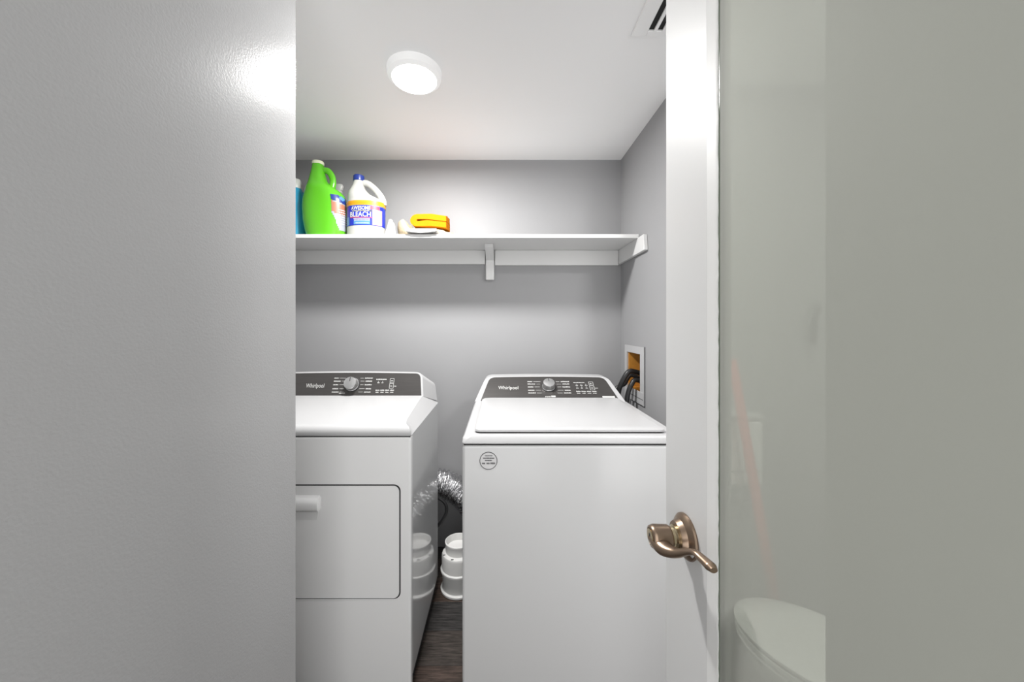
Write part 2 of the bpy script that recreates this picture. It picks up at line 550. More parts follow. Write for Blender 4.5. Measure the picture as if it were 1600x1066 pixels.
# ------------------------------------------------------------------ washer
def panel_marks(o, ux, uy, n, knob_s, knob_t, kr, root, panel, scale, washer):
    """the print on a control panel; s to the right, t up the slope, measured from the knob"""
    o = Vector(o)
    P = lambda s, tt, h=0.0022: o + ux * (knob_s + s * scale) + uy * (knob_t + tt * scale) + n * h
    V, F = text_flat('Whirlpool', 0.021 * scale, 0.094 * scale, bold=0.003)
    obj('lettering', text_bm(V, F, lambda x, y: o + ux * (knob_s - 0.191 * scale + x) + uy * (knob_t - .017 * scale + y) + n * 0.0024), 'print_white', panel, smooth=None)
    bm = bmesh.new()

    def bar(s0, s1, t0, h):
        q = [bm.verts.new(P(a, b_)) for a, b_ in ((s0, t0), (s1, t0), (s1, t0 + h), (s0, t0 + h))]
        bm.faces.new(q)
    rng = random.Random(3)

    def word(s0, s1, t0, h):
        # small illegible print: a run of letter-sized ticks
        s = s0
        while s < s1 - .001:
            wd = rng.uniform(.0022, .0042)
            bar(s, min(s + wd, s1), t0, h * rng.uniform(.75, 1.0))
            s += wd + .0012
    for k, tt in enumerate((0.030, 0.014, -0.005, -0.026, -0.043)):
        lw = (0.022, 0.036, 0.026, 0.030, 0.034)[k]
        word(-0.098, -0.098 + lw, tt, 0.0062)
        bar(-0.098 + lw + .006, -0.042 + abs(k - 2) * .003, tt + .002, 0.0016)
        rw = (0.040, 0.034, 0.036, 0.028, 0.034)[k]
        bar(0.042 - abs(k - 2) * .002, 0.092 - rw - .006 + .01, tt + .002, 0.0016)
        word(0.102 - rw, 0.102, tt, 0.0062)
    if washer:
        word(-0.022, 0.004, -0.066, 0.006)
        bar(0.006, 0.026, -0.066, 0.009)
    else:
        word(-0.060, -0.030, -0.049, 0.006)
    word(0.122, 0.176, 0.024, 0.006)
    for r_ in range(2 if washer else 1):
        for c_ in range(3 if washer else 2):
            word(0.130 + c_ * .022, 0.141 + c_ * .022, 0.006 - r_ * .018, 0.005)
            bar(0.133 + c_ * .022, 0.136 + c_ * .022, 0.014 - r_ * .018, 0.003)
    for c_ in range(4):
        word(0.126 + c_ * .025, 0.146 + c_ * .025, -0.034, 0.007)
        word(0.128 + c_ * .025, 0.144 + c_ * .025, -0.044, 0.005)
    for (a, b_) in ((0.008, 0.030), (-0.022, 0.004)):      # two key outlines
        s0, s1 = 0.194, 0.216
        for q in ((s0, s1, a, .0018), (s0, s1, b_, .0018), (s0, s0 + .0018, a, b_ - a), (s1 - .0018, s1, a, b_ - a)):
            bar(q[0], q[1], q[2], q[3])
        word(s0 + .006, s1 - .006, (a + b_) / 2 - .003, 0.006)
    word(0.219, 0.232, -0.012, 0.005)
    obj('control_print', bm, 'print_white', panel, smooth=None)['kind'] = 'stuff'
    # dial
    ang = Matrix((ux, n, uy)).transposed()
    kb = lathe([(kr * 1.06, 0.000), (kr * 1.06, 0.005), (kr, 0.007), (kr * .97, 0.026), (kr * .90, 0.031), (kr * .55, 0.0325), (0.001, 0.0325)], (0, 0, 0), 'Y', 40)
    for v in kb.verts:
        v.co = o + ux * knob_s + uy * knob_t + n * .0005 + ang @ v.co
    kd = obj('dial', kb, 'silver', root)
    sk = lathe([(kr * 1.16, 0.0015), (kr * 1.16, 0.004), (kr * 1.05, 0.0052)], (0, 0, 0), 'Y', 40)
    for v in sk.verts:
        v.co = o + ux * knob_s + uy * knob_t + n * .0005 + ang @ v.co
    obj('dial_skirt', sk, 'black_plastic', kd)
    q = box((-.0016, 0.0325, kr * .25), (.0016, .0338, kr * .82))
    for v in q.verts:
        v.co = o + ux * knob_s + uy * knob_t + n * .0005 + ang @ v.co
    obj('pointer', q, 'print_dark', kd, smooth=None)


wx0, wx1, wy0, wy1 = -0.124, 0.572, 1.12, 1.86
wc = (wx0 + wx1) / 2
W = thing('washing_machine', 'white top-load washing machine standing right of the dryer under the shelf', 'washer', (wc, (wy0 + wy1) / 2, 0))
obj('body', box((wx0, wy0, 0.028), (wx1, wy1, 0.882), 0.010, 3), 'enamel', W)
obj('seam', box((wx0 + .005, wy0 + .005, 0.880), (wx1 - .005, wy1 - .005, 0.8875)), 'dark_gap', W, smooth=None)
for sx in (wx0 + .06, wx1 - .06):
    for sy in (wy0 + .07, wy1 - .07):
        obj('foot', lathe([(.024, 0), (.026, .004), (.024, .012), (.012, .014), (.012, .030)], (sx, sy, 0), n=16), 'black_plastic', W)
# top deck: a tray whose rim falls away to the front and the sides
ring = lambda x0, x1, y0, y1, z, r: [Vector((a, b_, z)) for a, b_ in rrect(x0, x1, y0, y1, r, 6)]
bm = rings([ring(wx0, wx1, wy0, wy1, .8865, .012), ring(wx0 - .001, wx1 + .001, wy0 - .002, wy1, .8885, .014), ring(wx0, wx1, wy0 + .001, wy1, .900, .018),
            ring(wx0 + .006, wx1 - .006, wy0 + .008, wy1, .9075, .022), ring(wx0 + .022, wx1 - .022, wy0 + .024, wy1, .9095, .03)])
obj('top_deck', bm, 'enamel_top_dimmed', W)
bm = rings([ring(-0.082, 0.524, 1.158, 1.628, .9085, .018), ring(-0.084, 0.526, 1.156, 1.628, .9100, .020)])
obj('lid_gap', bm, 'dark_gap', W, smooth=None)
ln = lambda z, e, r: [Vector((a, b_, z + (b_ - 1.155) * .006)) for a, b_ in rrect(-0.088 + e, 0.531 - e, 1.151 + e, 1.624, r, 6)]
lid = obj('lid', rings([ln(.9135, .002, .018), ln(.9145, 0, .02), ln(.9205, .001, .02), ln(.9238, .006, .02), ln(.9245, .020, .02)]), 'enamel_top_dimmed', W)
obj('lid_lip', rings([[Vector((a, b_, z)) for a, b_ in rrect(-0.055, 0.498, 1.176 + e, 1.20 - e, .008, 3)] for z, e in ((.9235, 0), (.9252, .004))]), 'enamel_top_dimmed', lid)
# console
o_, top = Vector((wc - .004, 1.632, .912)), Vector((wc - .004, 1.752, 1.000))
uy = (top - o_).normalized()
ux = Vector((1, 0, 0))
nn = ux.cross(uy)
L = (top - o_).length


def trapezoid(hb, ht, L, arch, r, k=6):
    """outline with a rounded, slightly arched top"""
    out = [(-hb, 0), (hb, 0)]
    e = (ht - hb) / L
    for i in range(k + 1):
        a = i / k
        out.append((hb + e * (L - r) * (1 - a) + (ht - r * .9) * 0 + a * (ht - r - hb) if False else
                    (1 - a) ** 2 * (hb + e * (L - r)) + 2 * a * (1 - a) * ht + a * a * (ht - r), (1 - a) ** 2 * (L - r) + 2 * a * (1 - a) * L + a * a * L))
    for i in range(1, 12):
        s = (ht - r) * (1 - 2 * i / 12)
        out.append((s, L + arch * (1 - (s / (ht - r)) ** 2)))
    for i in range(k + 1):
        a = 1 - i / k
        out.append((-((1 - a) ** 2 * (hb + e * (L - r)) + 2 * a * (1 - a) * ht + a * a * (ht - r)), (1 - a) ** 2 * (L - r) + 2 * a * (1 - a) * L + a * a * L))
    return out


ho = trapezoid(.342, .296, L + .012, .005, .034)
front = [o_ + ux * s + uy * (tt - .004) - nn * .0005 for s, tt in ho]
mid = [o_ + ux * s * 1.008 + uy * (tt - .004) - nn * .006 for s, tt in ho]
back = [Vector((wc + s * 1.012, wy1 - .01, max(.905, .905 + (tt - .0) * .60))) for s, tt in ho]
con = obj('console', rings([front, mid, back]), 'enamel_top_dimmed', W)
pan = obj('control_panel', plate(trapezoid(.316, .278, L, .004, .03), o_, ux, uy, -.0005, .0018), 'console_dark', con)
panel_marks(o_, ux, uy, nn, 0.002, .086, .029, con, con, 1.0, True)
obj('panel_sticker', plate(rrect(.243, .300, .010, .026, .002), o_, ux, uy, .0018, .0024), 'print_white', con)
# round shop sticker on the front
cx, cz = -0.0415, 0.834
st = obj('round_sticker', lathe([(.0275, -.0006), (.0275, -.0012), (.0001, -.0012)], (cx, wy0, cz), 'Y', 40), 'label_pale', W)
st.data.materials.clear()
st.data.materials.append(mat('sticker_face', (0.66, 0.655, 0.66, 1), 0.4))
bm = bmesh.new()
for j in range(48):
    a0, a1 = 2 * PI * j / 48, 2 * PI * (j + 1) / 48
    q = [bm.verts.new((cx + math.cos(a) * r, wy0 - .0016, cz + math.sin(a) * r)) for a, r in ((a0, .0258), (a1, .0258), (a1, .0278), (a0, .0278))]
    bm.faces.new(q)
rng = random.Random(11)
for (s0, s1, zz, h) in ((-.011, .012, .014, .0032), (-.017, .018, .0065, .0036), (-.011, .011, -.0005, .0034), (-.020, -.010, -.0105, .0052), (-.006, .003, -.0105, .0052), (.006, .021, -.0105, .0058)):
    s = s0
    while s < s1:
        wd = rng.uniform(.0014, .0026)
        q = [bm.verts.new((cx + a, wy0 - .0016, cz + b_)) for a, b_ in ((s, zz), (min(s + wd, s1), zz), (min(s + wd, s1), zz + h * rng.uniform(.8, 1)), (s, zz + h))]
        bm.faces.new(q)
        s += wd + .0006
obj('sticker_print', bm, 'print_dark', st, smooth=None)

# ------------------------------------------------------------------ dryer
dx0, dx1, dy0, dy1 = -1.034, -0.304, 1.20, 1.71
dc = (dx0 + dx1) / 2
D = thing('clothes_dryer', 'white clothes dryer with drop door standing left of the washer', 'dryer', (dc, (dy0 + dy1) / 2, 0))
obj('front_panel', box((dx0, dy0, 0.030), (dx1, dy0 + .030, 0.8825), 0.008, 3), 'enamel_dryer_lifted', D)
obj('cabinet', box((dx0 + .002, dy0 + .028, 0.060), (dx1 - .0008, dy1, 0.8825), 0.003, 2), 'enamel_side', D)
obj('base_shadow', box((dx0 + .03, dy0 + .03, 0.004), (dx1 - .010, dy1 - .02, 0.062)), 'dark_gap', D, smooth=None)  # black block standing in for the shadow under the raised cabinet
for sx in (dx0 + .06, dx1 - .05):
    for sy in (dy0 + .06, dy1 - .06):
        obj('foot', lathe([(.020, 0), (.022, .004), (.020, .012), (.012, .014), (.012, .032)], (sx, sy, 0), n=16), 'black_plastic', D)
obj('seam', box((dx0 + .004, dy0 + .004, 0.881), (dx1 - .004, dy1 - .004, 0.8870)), 'dark_gap', D, smooth=None)
# sloping top, from the rounded front lip up to the console
po, pt = Vector((dc, 1.585, .945)), Vector((dc, 1.625, 1.037))
bm = bmesh.new()
prof = [(dy0, .886, 0), (dy0 - .002, .890, 0), (dy0 - .001, .902, .001), (dy0 + .006, .914, .008), (dy0 + .022, .9215, .022), (dy0 + .06, .925, .030), (1.45, .938, .040), (1.60, .946, .047), (dy1, .950, .047)]
L_, R_, LB, RB = [], [], [], []
for (y, z, e) in prof:
    L_.append(bm.verts.new((dx0 + e, y, z)))
    R_.append(bm.verts.new((dx1 - e, y, z)))
    zb = .886
    LB.append(bm.verts.new((dx0, max(y, dy0), zb)))
    RB.append(bm.verts.new((dx1, max(y, dy0), zb)))
for i in range(len(prof) - 1):
    bm.faces.new((L_[i], R_[i], R_[i + 1], L_[i + 1]))
    bm.faces.new((R_[i], RB[i], RB[i + 1], R_[i + 1]))
    bm.faces.new((L_[i + 1], LB[i + 1], LB[i], L_[i]))
bm.faces.new((L_[-1], R_[-1], RB[-1], LB[-1]))
bmesh.ops.remove_doubles(bm, verts=bm.verts, dist=1e-5)
obj('top_panel', bm, 'enamel_top_dimmed', D, smooth=40)
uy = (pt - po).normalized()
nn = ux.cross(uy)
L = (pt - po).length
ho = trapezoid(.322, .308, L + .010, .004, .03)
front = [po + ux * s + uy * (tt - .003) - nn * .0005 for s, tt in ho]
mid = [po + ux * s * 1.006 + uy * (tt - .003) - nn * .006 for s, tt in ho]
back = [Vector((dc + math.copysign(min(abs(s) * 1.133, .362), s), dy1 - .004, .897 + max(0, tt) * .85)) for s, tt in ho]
con = obj('console', rings([front, mid, back]), 'enamel_top_dimmed', D)
pan = obj('control_panel', plate(trapezoid(.3135, .300, L, .003, .022), po, ux, uy, -.0005, .0018), 'console_dark', con)
panel_marks(po, ux, uy, nn, 0.0, .050, .029, con, con, 0.86, False)
# drop door with its gap and pull
hx0, hx1, hz0, hz1 = -0.996, -0.3386, 0.341, 0.724
for nm, out_e, d0, d1, m in (('door_gap', 0, -.0004, .0006, 'dark_gap'), ('door_panel', .0042, -.001, .0035, 'enamel_dryer_lifted')):
    bm = plate(rrect(hx0 + out_e, hx1 - out_e, hz0 + out_e, hz1 - out_e, .022 - out_e * .5, 6), (0, dy0, 0), (1, 0, 0), (0, 0, 1), d0, d1)
    dp = obj(nm, bm, m, D)
prof = [(.000, .636), (-.010, .638), (-.016, .648), (-.017, .668), (-.012, .682), (-.003, .690), (.004, .690), (.004, .636)]
bm = rings([[Vector((x, dy0 - .003 + y * (1 - e), z if e == 0 else .663 + (z - .663) * (1 - e * .6))) for y, z in prof] for x, e in ((-0.734, .5), (-0.729, 0), (-0.609, 0), (-0.604, .5))])
obj('door_pull', bm, 'enamel_dryer_lifted', dp, smooth=50)
bm = hexa([(-.722, dy0 - .0036, .606), (-.616, dy0 - .0036, .606), (-.616, dy0 - .003, .606), (-.722, dy0 - .003, .606),
           (-.728, dy0 - .008, .638), (-.610, dy0 - .008, .638), (-.610, dy0 - .003, .638), (-.728, dy0 - .003, .638)])
obj('pull_recess', bm, 'enamel_dryer_lifted', dp, smooth=None)

# ------------------------------------------------------------------ behind the machines
bx, by = -0.2075, 1.715
B = thing('lint_bucket', 'round white plastic vent bucket on the floor between dryer and washer', 'bucket', (bx, by, 0))
c = (bx, by, 0)
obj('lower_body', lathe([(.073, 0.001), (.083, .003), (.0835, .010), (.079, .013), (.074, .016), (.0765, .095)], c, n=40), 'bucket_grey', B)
obj('base_rim', lathe([(.078, 0.002), (.0835, .004), (.0840, .012), (.079, .015)], c, n=40), 'bucket_white', B)
obj('rim', lathe([(.077, .092), (.0835, .094), (.084, .102), (.079, .106)], c, n=40), 'bucket_white', B)
lidb = obj('upper_body', lathe([(.078, .104), (.079, .165), (.075, .175), (.066, .179), (.058, .180)], c, n=40), 'bucket_white', B)
obj('collar', lathe([(.060, .178), (.0605, .217), (.063, .220), (.063, .226), (.058, .228), (.055, .224), (.054, .196), (.01, .195)], c, n=40), 'bucket_white', B)
for k in range(8):
    a = 2 * PI * k / 8 + .5
    obj('vent_slot', box((bx + math.cos(a) * .070 - .006, by + math.sin(a) * .070 - .002, .1755), (bx + math.cos(a) * .070 + .006, by + math.sin(a) * .070 + .002, .1790), .0008, 1), 'dark_gap', lidb)

# foil duct: a corrugated hose
path = catmull([(-0.64, 1.80, .33), (-0.55, 1.86, .38), (-0.44, 1.91, .412), (-0.32, 1.935, .403), (-0.215, 1.945, .338), (-0.14, 1.945, .235), (-0.08, 1.945, .13), (-0.02, 1.945, .08)], 26)
rs = []
a = None
for i, p in enumerate(path):
    d = (path[min(i + 1, len(path) - 1)] - path[max(i - 1, 0)]).normalized()
    if a is None:
        a, b_ = frame_of(d)
    else:
        a = (a - d * a.dot(d)).normalized()
        b_ = d.cross(a).normalized()
    r0 = .0655 + (.0055 if i % 4 < 2 else -.004)
    rs.append([p + (a * math.cos(2 * PI * j / 28) + b_ * math.sin(2 * PI * j / 28)) * (r0 + random.uniform(-.0025, .0025)) for j in range(28)])
tag(obj('foil_duct', rings(rs), 'foil', None, 20, (-.3, 1.9, .05)), 'crinkled silver foil vent duct curving behind the dryer', 'duct')
tag(obj('power_cord', tube([(-0.50, 1.76, .33), (-.40, 1.765, .385), (-.325, 1.77, .405), (-.282, 1.77, .380), (-.272, 1.77, .340), (-.292, 1.77, .295), (-.34, 1.765, .245), (-.42, 1.76, .20), (-.52, 1.76, .17)], .0085, 10), 'black_rubber', None, 60, (-.4, 1.76, .17)),
    'black power cord looped below the foil duct', 'cord')

# hose box in the right wall
H = thing('hose_box', 'recessed washer hose box with white frame in the right wall', 'wall box', (WR, (oy0 + oy1) / 2, oz0))
bm = bmesh.new()
fy0, fy1, fz0, fz1 = 1.688, 1.950, .872, 1.150
for lo, hi in (((WR - .006, fy0, fz0), (WR - .0005, oy0, fz1)), ((WR - .006, oy1, fz0), (WR - .0005, fy1, fz1)),
               ((WR - .006, oy0, fz0), (WR - .0005, oy1, oz0)), ((WR - .006, oy0, oz1), (WR - .0005, oy1, fz1))):
    box(lo, hi, bm=bm)
obj('box_frame', bm, 'frame_grey', H, smooth=None)
bm = bmesh.new()
for lo, hi in (((WR - .0035, fy0 - .003, fz0 - .003), (WR - .0003, fy0, fz1 + .003)), ((WR - .0035, fy0, fz0 - .003), (WR - .0003, fy1, fz0))):
    box(lo, hi, bm=bm)
obj('frame_edge', bm, 'print_dark', H, smooth=None)
obj('back_board', box((WR + .105, oy0 + .001, oz0 + .001), (WR + .115, oy1 - .001, oz1 - .001)), 'ply_wood', H, smooth=None)
obj('side_board', box((WR + .002, oy1 - .012, oz0 + .001), (WR + .105, oy1 - .001, oz1 - .001)), 'ply_wood', H, smooth=None)
obj('side_board', box((WR + .002, oy0 + .001, oz0 + .001), (WR + .105, oy0 + .010, oz1 - .001)), 'ply_wood', H, smooth=None)
obj('floor_board', box((WR + .002, oy0 + .010, oz0 + .001), (WR + .105, oy1 - .012, oz0 + .010)), 'ply_wood', H, smooth=None)
for k, yy in enumerate((1.795, 1.860)):
    v = obj('valve', lathe([(.012, 0), (.012, .03), (.017, .031), (.017, .045), (.009, .047), (.009, .06)], (WR + .06, yy, 1.02), 'Z', 12), 'brass', H)
    obj('valve_handle', box((WR + .052, yy - .018, 1.081), (WR + .068, yy + .018, 1.088), .002, 1), 'black_plastic', v)
# ribbed lower plate
bm = bmesh.new()
lp = obj('lower_plate', box((WR - .009, fy0 + .004, fz0 + .002), (WR - .0062, 1.86, .935), .001, 1), 'frame_grey', H)
for k in range(1):
    obj('plate_rib', box((WR - .0095, fy0 + .004, .900), (WR - .0088, 1.86, .9030)), 'print_dark', lp, smooth=None)
    obj('plate_rib', box((WR - .0095, 1.765, fz0 + .002), (WR - .0088, 1.768, .935)), 'print_dark', lp, smooth=None)

hs = 'black water hoses behind the washer'
tag(obj('water_hose', tube([(WR + .05, 1.80, 1.005), (WR - .005, 1.795, 1.022), (WR - .038, 1.79, 1.025), (WR - .062, 1.79, .995), (WR - .082, 1.80, .945), (WR - .088, 1.81, .90), (WR - .090, 1.82, .84), (WR - .088, 1.82, .70)], .0125, 12), 'black_rubber', None, 60, (WR - .06, 1.8, .7)),
    'black water hose arching highest out of the wall box', 'hose', hs)
tag(obj('water_hose', tube([(WR + .05, 1.775, .962), (WR - .012, 1.77, .985), (WR - .035, 1.765, .965), (WR - .052, 1.765, .925), (WR - .060, 1.765, .875), (WR - .060, 1.77, .80), (WR - .062, 1.77, .68)], .0115, 12), 'black_rubber', None, 60, (WR - .04, 1.77, .68)),
    'black water hose dropping straight down nearest the white frame', 'hose', hs)
tag(obj('water_hose', tube([(WR + .05, 1.83, .975), (WR - .01, 1.835, 1.000), (WR - .03, 1.835, .985), (WR - .045, 1.84, .955), (WR - .070, 1.845, .940), (WR - .092, 1.852, .915), (WR - .094, 1.875, .84), (WR - .092, 1.88, .70)], .011, 12), 'black_rubber', None, 60, (WR - .06, 1.84, .7)),
    'black water hose bending sideways low behind the console', 'hose', hs)

# ------------------------------------------------------------------ glazed door
DX = 0.295
ds, de = 0.515, 0.645     # near and far edge of the white stile
Dr = thing('door_1', 'white door standing open with a big grey glass pane and lever handle', 'door', (DX + .018, -.12, 0), kind='structure')
obj('stile', box((DX, ds, .012), (DX + .036, de, 2.06), .0022, 2), 'white_door', Dr)
obj('stile', box((DX, -.26, .012), (DX + .036, -.13, 2.06), .0022, 2), 'white_door', Dr)
obj('top_rail', box((DX, -.13, 1.94), (DX + .036, ds, 2.06), .0015, 1), 'white_door', Dr)
obj('bottom_rail', box((DX, -.13, .012), (DX + .036, ds, .16), .0015, 1), 'white_door', Dr)
gs = 0.4960
bm = hexa([(DX - .0003, ds, .16), (DX + .0035, gs + .0010, .16), (DX + .012, gs + .0010, .16), (DX + .012, ds, .16),
           (DX - .0003, ds, 1.94), (DX + .0035, gs + .0010, 1.94), (DX + .012, gs + .0010, 1.94), (DX + .012, ds, 1.94)])
obj('glazing_bead', bm, 'bead_paint', Dr, smooth=None)
# hand-run line of filler along the bead
rng = random.Random(5)
bm = bmesh.new()
prev = None
for k in range(181):
    z = .16 + 1.78 * k / 180
    e = rng.uniform(-.0007, .0007)
    cur = [bm.verts.new((DX + .0030, gs + .0025, z)), bm.verts.new((DX + .0038, gs + e, z)), bm.verts.new((DX + .008, gs + e, z))]
    if prev:
        bm.faces.new((prev[0], prev[1], cur[1], cur[0]))
        bm.faces.new((prev[1], prev[2], cur[2], cur[1]))
    prev = cur
obj('filler_line', bm, 'bead_paint', Dr, smooth=None)
obj('glass_edge', box((DX + .0050, gs - .0020, .16), (DX + .0125, gs + .001, 1.94)), 'glass_edge', Dr, smooth=None)
obj('glass_pane', box((DX + .0055, -.13, .16), (DX + .0125, gs - .002, 1.94)), 'glass_pane', Dr, smooth=None)
# lever handle
hy, hz = 0.570, 0.923
c = (DX, hy, hz)
hd = obj('door_handle', lathe([(.0335, 0), (.0345, -.002), (.0340, -.005), (.030, -.009), (.026, -.011), (.0235, -.016), (.022, -.0185)], c, 'X', 40), 'bronze', Dr)
obj('neck', lathe([(.0165, -.014), (.0170, -.0215), (.0145, -.0235), (.0140, -.040)], c, 'X', 28), 'bronze_pale', hd)
bm = lathe([(.0150, -.026), (.0175, -.030), (.0180, -.052), (.0160, -.0575), (.013, -.0585), (.0125, -.0575), (.0005, -.0575)], (DX, hy + .001, hz - .001), 'X', 28)
bm = merge(bm, tube([(DX - .046, hy + .004, hz - .004), (DX - .045, .551, .9155), (DX - .037, .530, .922), (DX - .030, .512, .9345), (DX - .0265, .498, .9425), (DX - .0235, .485, .9425), (DX - .0215, .470, .9425), (DX - .0215, .462, .9425)],
                    [.0155, .0145, .0095, .0060, .0055, .0068, .0078, .0050], 14, 8, flat=0.72))
obj('lever', bm, 'bronze', hd, smooth=60)
k_ = obj('lock_cylinder', lathe([(.0115, -.0570), (.0115, -.0592), (.0100, -.0596), (.0001, -.0596)], (DX, hy + .001, hz - .001), 'X', 24), 'bronze_pale', hd)
obj('keyhole', box((DX - .0600, hy - .0008, hz - .006), (DX - .0594, hy + .0028, hz + .004)), 'dark_gap', hd, smooth=None)
obj('screw', lathe([(.004, 0), (.004, -.0012), (.0025, -.0018), (.0001, -.0018)], (DX - .007, hy - .028, hz - .012), 'X', 14), 'silver', hd)

# ------------------------------------------------------------------ things on the shelf
u = .00323   # metres per unit used while measuring the bottles


def bottle_sections(rows, ry, mid):
    return [((372 - y) * u, ((l + r) / 2 - mid) * u, 0.0, (r - l) / 2 * u, min(ry, max((r - l) / 2 * u, .02) if (r - l) < 45 else ry)) for y, l, r in rows]


# bleach jug
c = Vector((-0.685, 1.815, SZ))
G = thing('bleach_jug', 'white bleach jug with dark blue cap, yellow band and blue label', 'bottle', c)
secs = [(0, 0, 0, .084, .056), (.004, 0, 0, .090, .061), (.014, 0, 0, .0925, .063), (.047, 0, 0, .093, .064), (.049, 0, 0, .0915, .0625), (.147, 0, 0, .0915, .0625), (.149, 0, 0, .0935, .0645), (.172, 0, 0, .0935, .0645), (.180, -.001, 0, .091, .063)]
secs += [(.190, -.008, 0, .083, .060), (.203, -6.5 * u, 0, 21.5 * u, .056), (.216, -10.2 * u, 0, 17.5 * u, .050), (.2326, -12.3 * u, 0, 14 * u, .043), (.250, -13 * u, 0, 10.5 * u, .034), (.268, -12.5 * u, 0, 8.2 * u, .026), (.284, -12 * u, 0, 7.4 * u, .024), (.298, -12 * u, 0, 7.0 * u, .0226)]
body = obj('body', loft(secs, c, 44, 2.3), 'bleach_white', G, smooth=50)
hp = [(-8 * u, 0, .280), (2 * u, 0, .276), (12 * u, 0, .252), (20 * u, 0, .222), (25 * u, 0, .192), (25.5 * u, 0, .165)]
obj('handle', tube([c + Vector(p) for p in hp], [.013, .0125, .0125, .013, .014, .016], 14, 8, 1.25), 'bleach_white', G, smooth=60)
cc = c + Vector((-12 * u, 0, 0))
cp = obj('cap', lathe([(.0265, .288), (.0275, .290), (.0270, .312), (.0250, .3155), (.0001, .3155)], cc, n=28), 'cap_blue', G)
F0, F1 = PI * 1.02, PI * 1.98
obj('band', patch(secs, c, .1495, .1715, 0, 2 * PI, .0012, 4, 60, 2.3), 'label_yellow', G, smooth=60)
lb = obj('label', patch(secs, c, .0495, .1468, 0, 2 * PI, .0012, 8, 60, 2.3), 'label_blue', G, smooth=60)


def on_front(secs, c, x, z, off, ex=2.3):
    # solve for the angle on the front half whose x is the wanted one
    lo, hi = PI, 2 * PI
    for _ in range(30):
        m_ = (lo + hi) / 2
        if loft_pt(secs, z, m_, off, ex).x < x:
            lo = m_
        else:
            hi = m_
    return c + loft_pt(secs, z, (lo + hi) / 2, off, ex)


def front_words(s, xc, z, h, wdt, m, parent, off=.0024, bold=.02, tilt=0.0):
    V, F = text_flat(s, h, wdt, bold)
    return obj('lettering', text_bm(V, F, lambda x, y: on_front(secs, c, xc + x, z + y + tilt * x, off)), m, parent, smooth=None)


def front_patch(x0, x1, z0, z1, m, parent, off=.0018, nx=14, nz=4, name='label_panel', wob=0.0):
    bm = bmesh.new()
    G_ = [[bm.verts.new(on_front(secs, c, x0 + (x1 - x0) * i / nx, z0 + (z1 - z0) * j / nz + (wob * math.sin(i * 1.7) if j == nz else 0), off)) for i in range(nx + 1)] for j in range(nz + 1)]
    for j in range(nz):
        for i in range(nx):
            bm.faces.new((G_[j][i], G_[j][i + 1], G_[j + 1][i + 1], G_[j + 1][i]))
    return obj(name, bm, m, parent, smooth=60)


front_patch(.050, .088, .052, .128, 'label_pink', lb)
front_patch(.040, .080, .128, .1440, 'label_red', lb)
front_patch(-.088, -.066, .052, .092, 'label_light', lb)
front_patch(-.040, .040, .054, .074, 'label_light', lb)
front_patch(-.060, .052, .0862, .0895, 'label_red', lb, off=.0020)
front_patch(-.048, .050, .1175, .1235, 'print_dark', lb, off=.0020)
front_words('AWESOME', -.006, .1255, .0175, .096, 'print_white', lb)
front_words('DISINFECTING', -.006, .1185, .0045, .084, 'print_white', lb)
front_words('BLEACH', -.008, .0915, .0245, .104, 'print_white', lb, bold=.018)
bm = bmesh.new()
rng = random.Random(2)
for z, x0, x1, h in ((.079, -.040, .038, .0048), (.072, -.038, .036, .0042), (.058, -.030, .030, .004)):
    x = x0
    while x < x1:
        wd = rng.uniform(.003, .006)
        q = [bm.verts.new(on_front(secs, c, a, b_, .0026)) for a, b_ in ((x, z), (x + wd, z), (x + wd, z + h), (x, z + h))]
        bm.faces.new(q)
        x += wd + .0016
obj('small_print', bm, 'print_white', lb, smooth=None)
bm = bmesh.new()
x = -.080
while x < .080:
    wd = rng.uniform(.004, .008)
    q = [bm.verts.new(on_front(secs, c, a, b_, .0022)) for a, b_ in ((x, .158), (x + wd, .158), (x + wd, .164), (x, .164))]
    bm.faces.new(q)
    x += wd + .002
obj('band_print', bm, 'label_gold', G, smooth=None)

# green jug
c = Vector((-0.897, 1.820, SZ))
G = thing('detergent_jug', 'tall bright green jug with cream cap on the shelf', 'bottle', c)
rows = [(372, 486, 538), (370, 482, 541), (362, 479, 542), (345, 475.5, 542), (325, 474, 542), (314, 474.5, 541), (306, 476.5, 538), (300, 479, 533), (295, 480.5, 526), (290, 482, 519), (284, 483.5, 512.5), (276, 485.3, 509), (268, 487, 507), (260, 488.5, 505.5), (256, 489, 505)]
gsec = []
for y, l, r in rows:
    rx = (r - l) / 2 * u
    gsec.append(((372 - y) * u, ((l + r) / 2 - 508) * u, 0, rx, min(.066, rx * .86 + .004)))
obj('body', loft(gsec, c, 44, 2.4), 'green_plastic', G, smooth=60)
hp = [(-4 * u, 0, .345), (4 * u, 0, .343), (10.5 * u, 0, .318), (12.5 * u, 0, .285), (10 * u, 0, .250)]
obj('handle', tube([c + Vector(p) for p in hp], [.013, .0135, .013, .013, .016], 14, 8, 1.2), 'green_plastic', G, smooth=60)
obj('cap', lathe([(.0265, .372), (.0285, .374), (.0285, .385), (.0265, .389), (.0001, .389)], c + Vector((-11 * u, 0, 0)), n=28), 'cream_plastic', G)
lb = obj('label', patch(gsec, c, .030, .195, PI * 1.64, PI * 1.97, .0014, 16, 18, 2.4, mask=lambda a, b_: a > .06 + .72 * max(0, .55 - b_) ** 1.0 and b_ < 1.06 - .25 * (1 - a)), 'label_pale', G, smooth=60)
obj('label_panel', patch(gsec, c, .105, .185, PI * 1.66, PI * 1.96, .0022, 10, 14, 2.4, mask=lambda a, b_: .18 < b_ + .25 * a < .86), 'label_orange', lb, smooth=60)
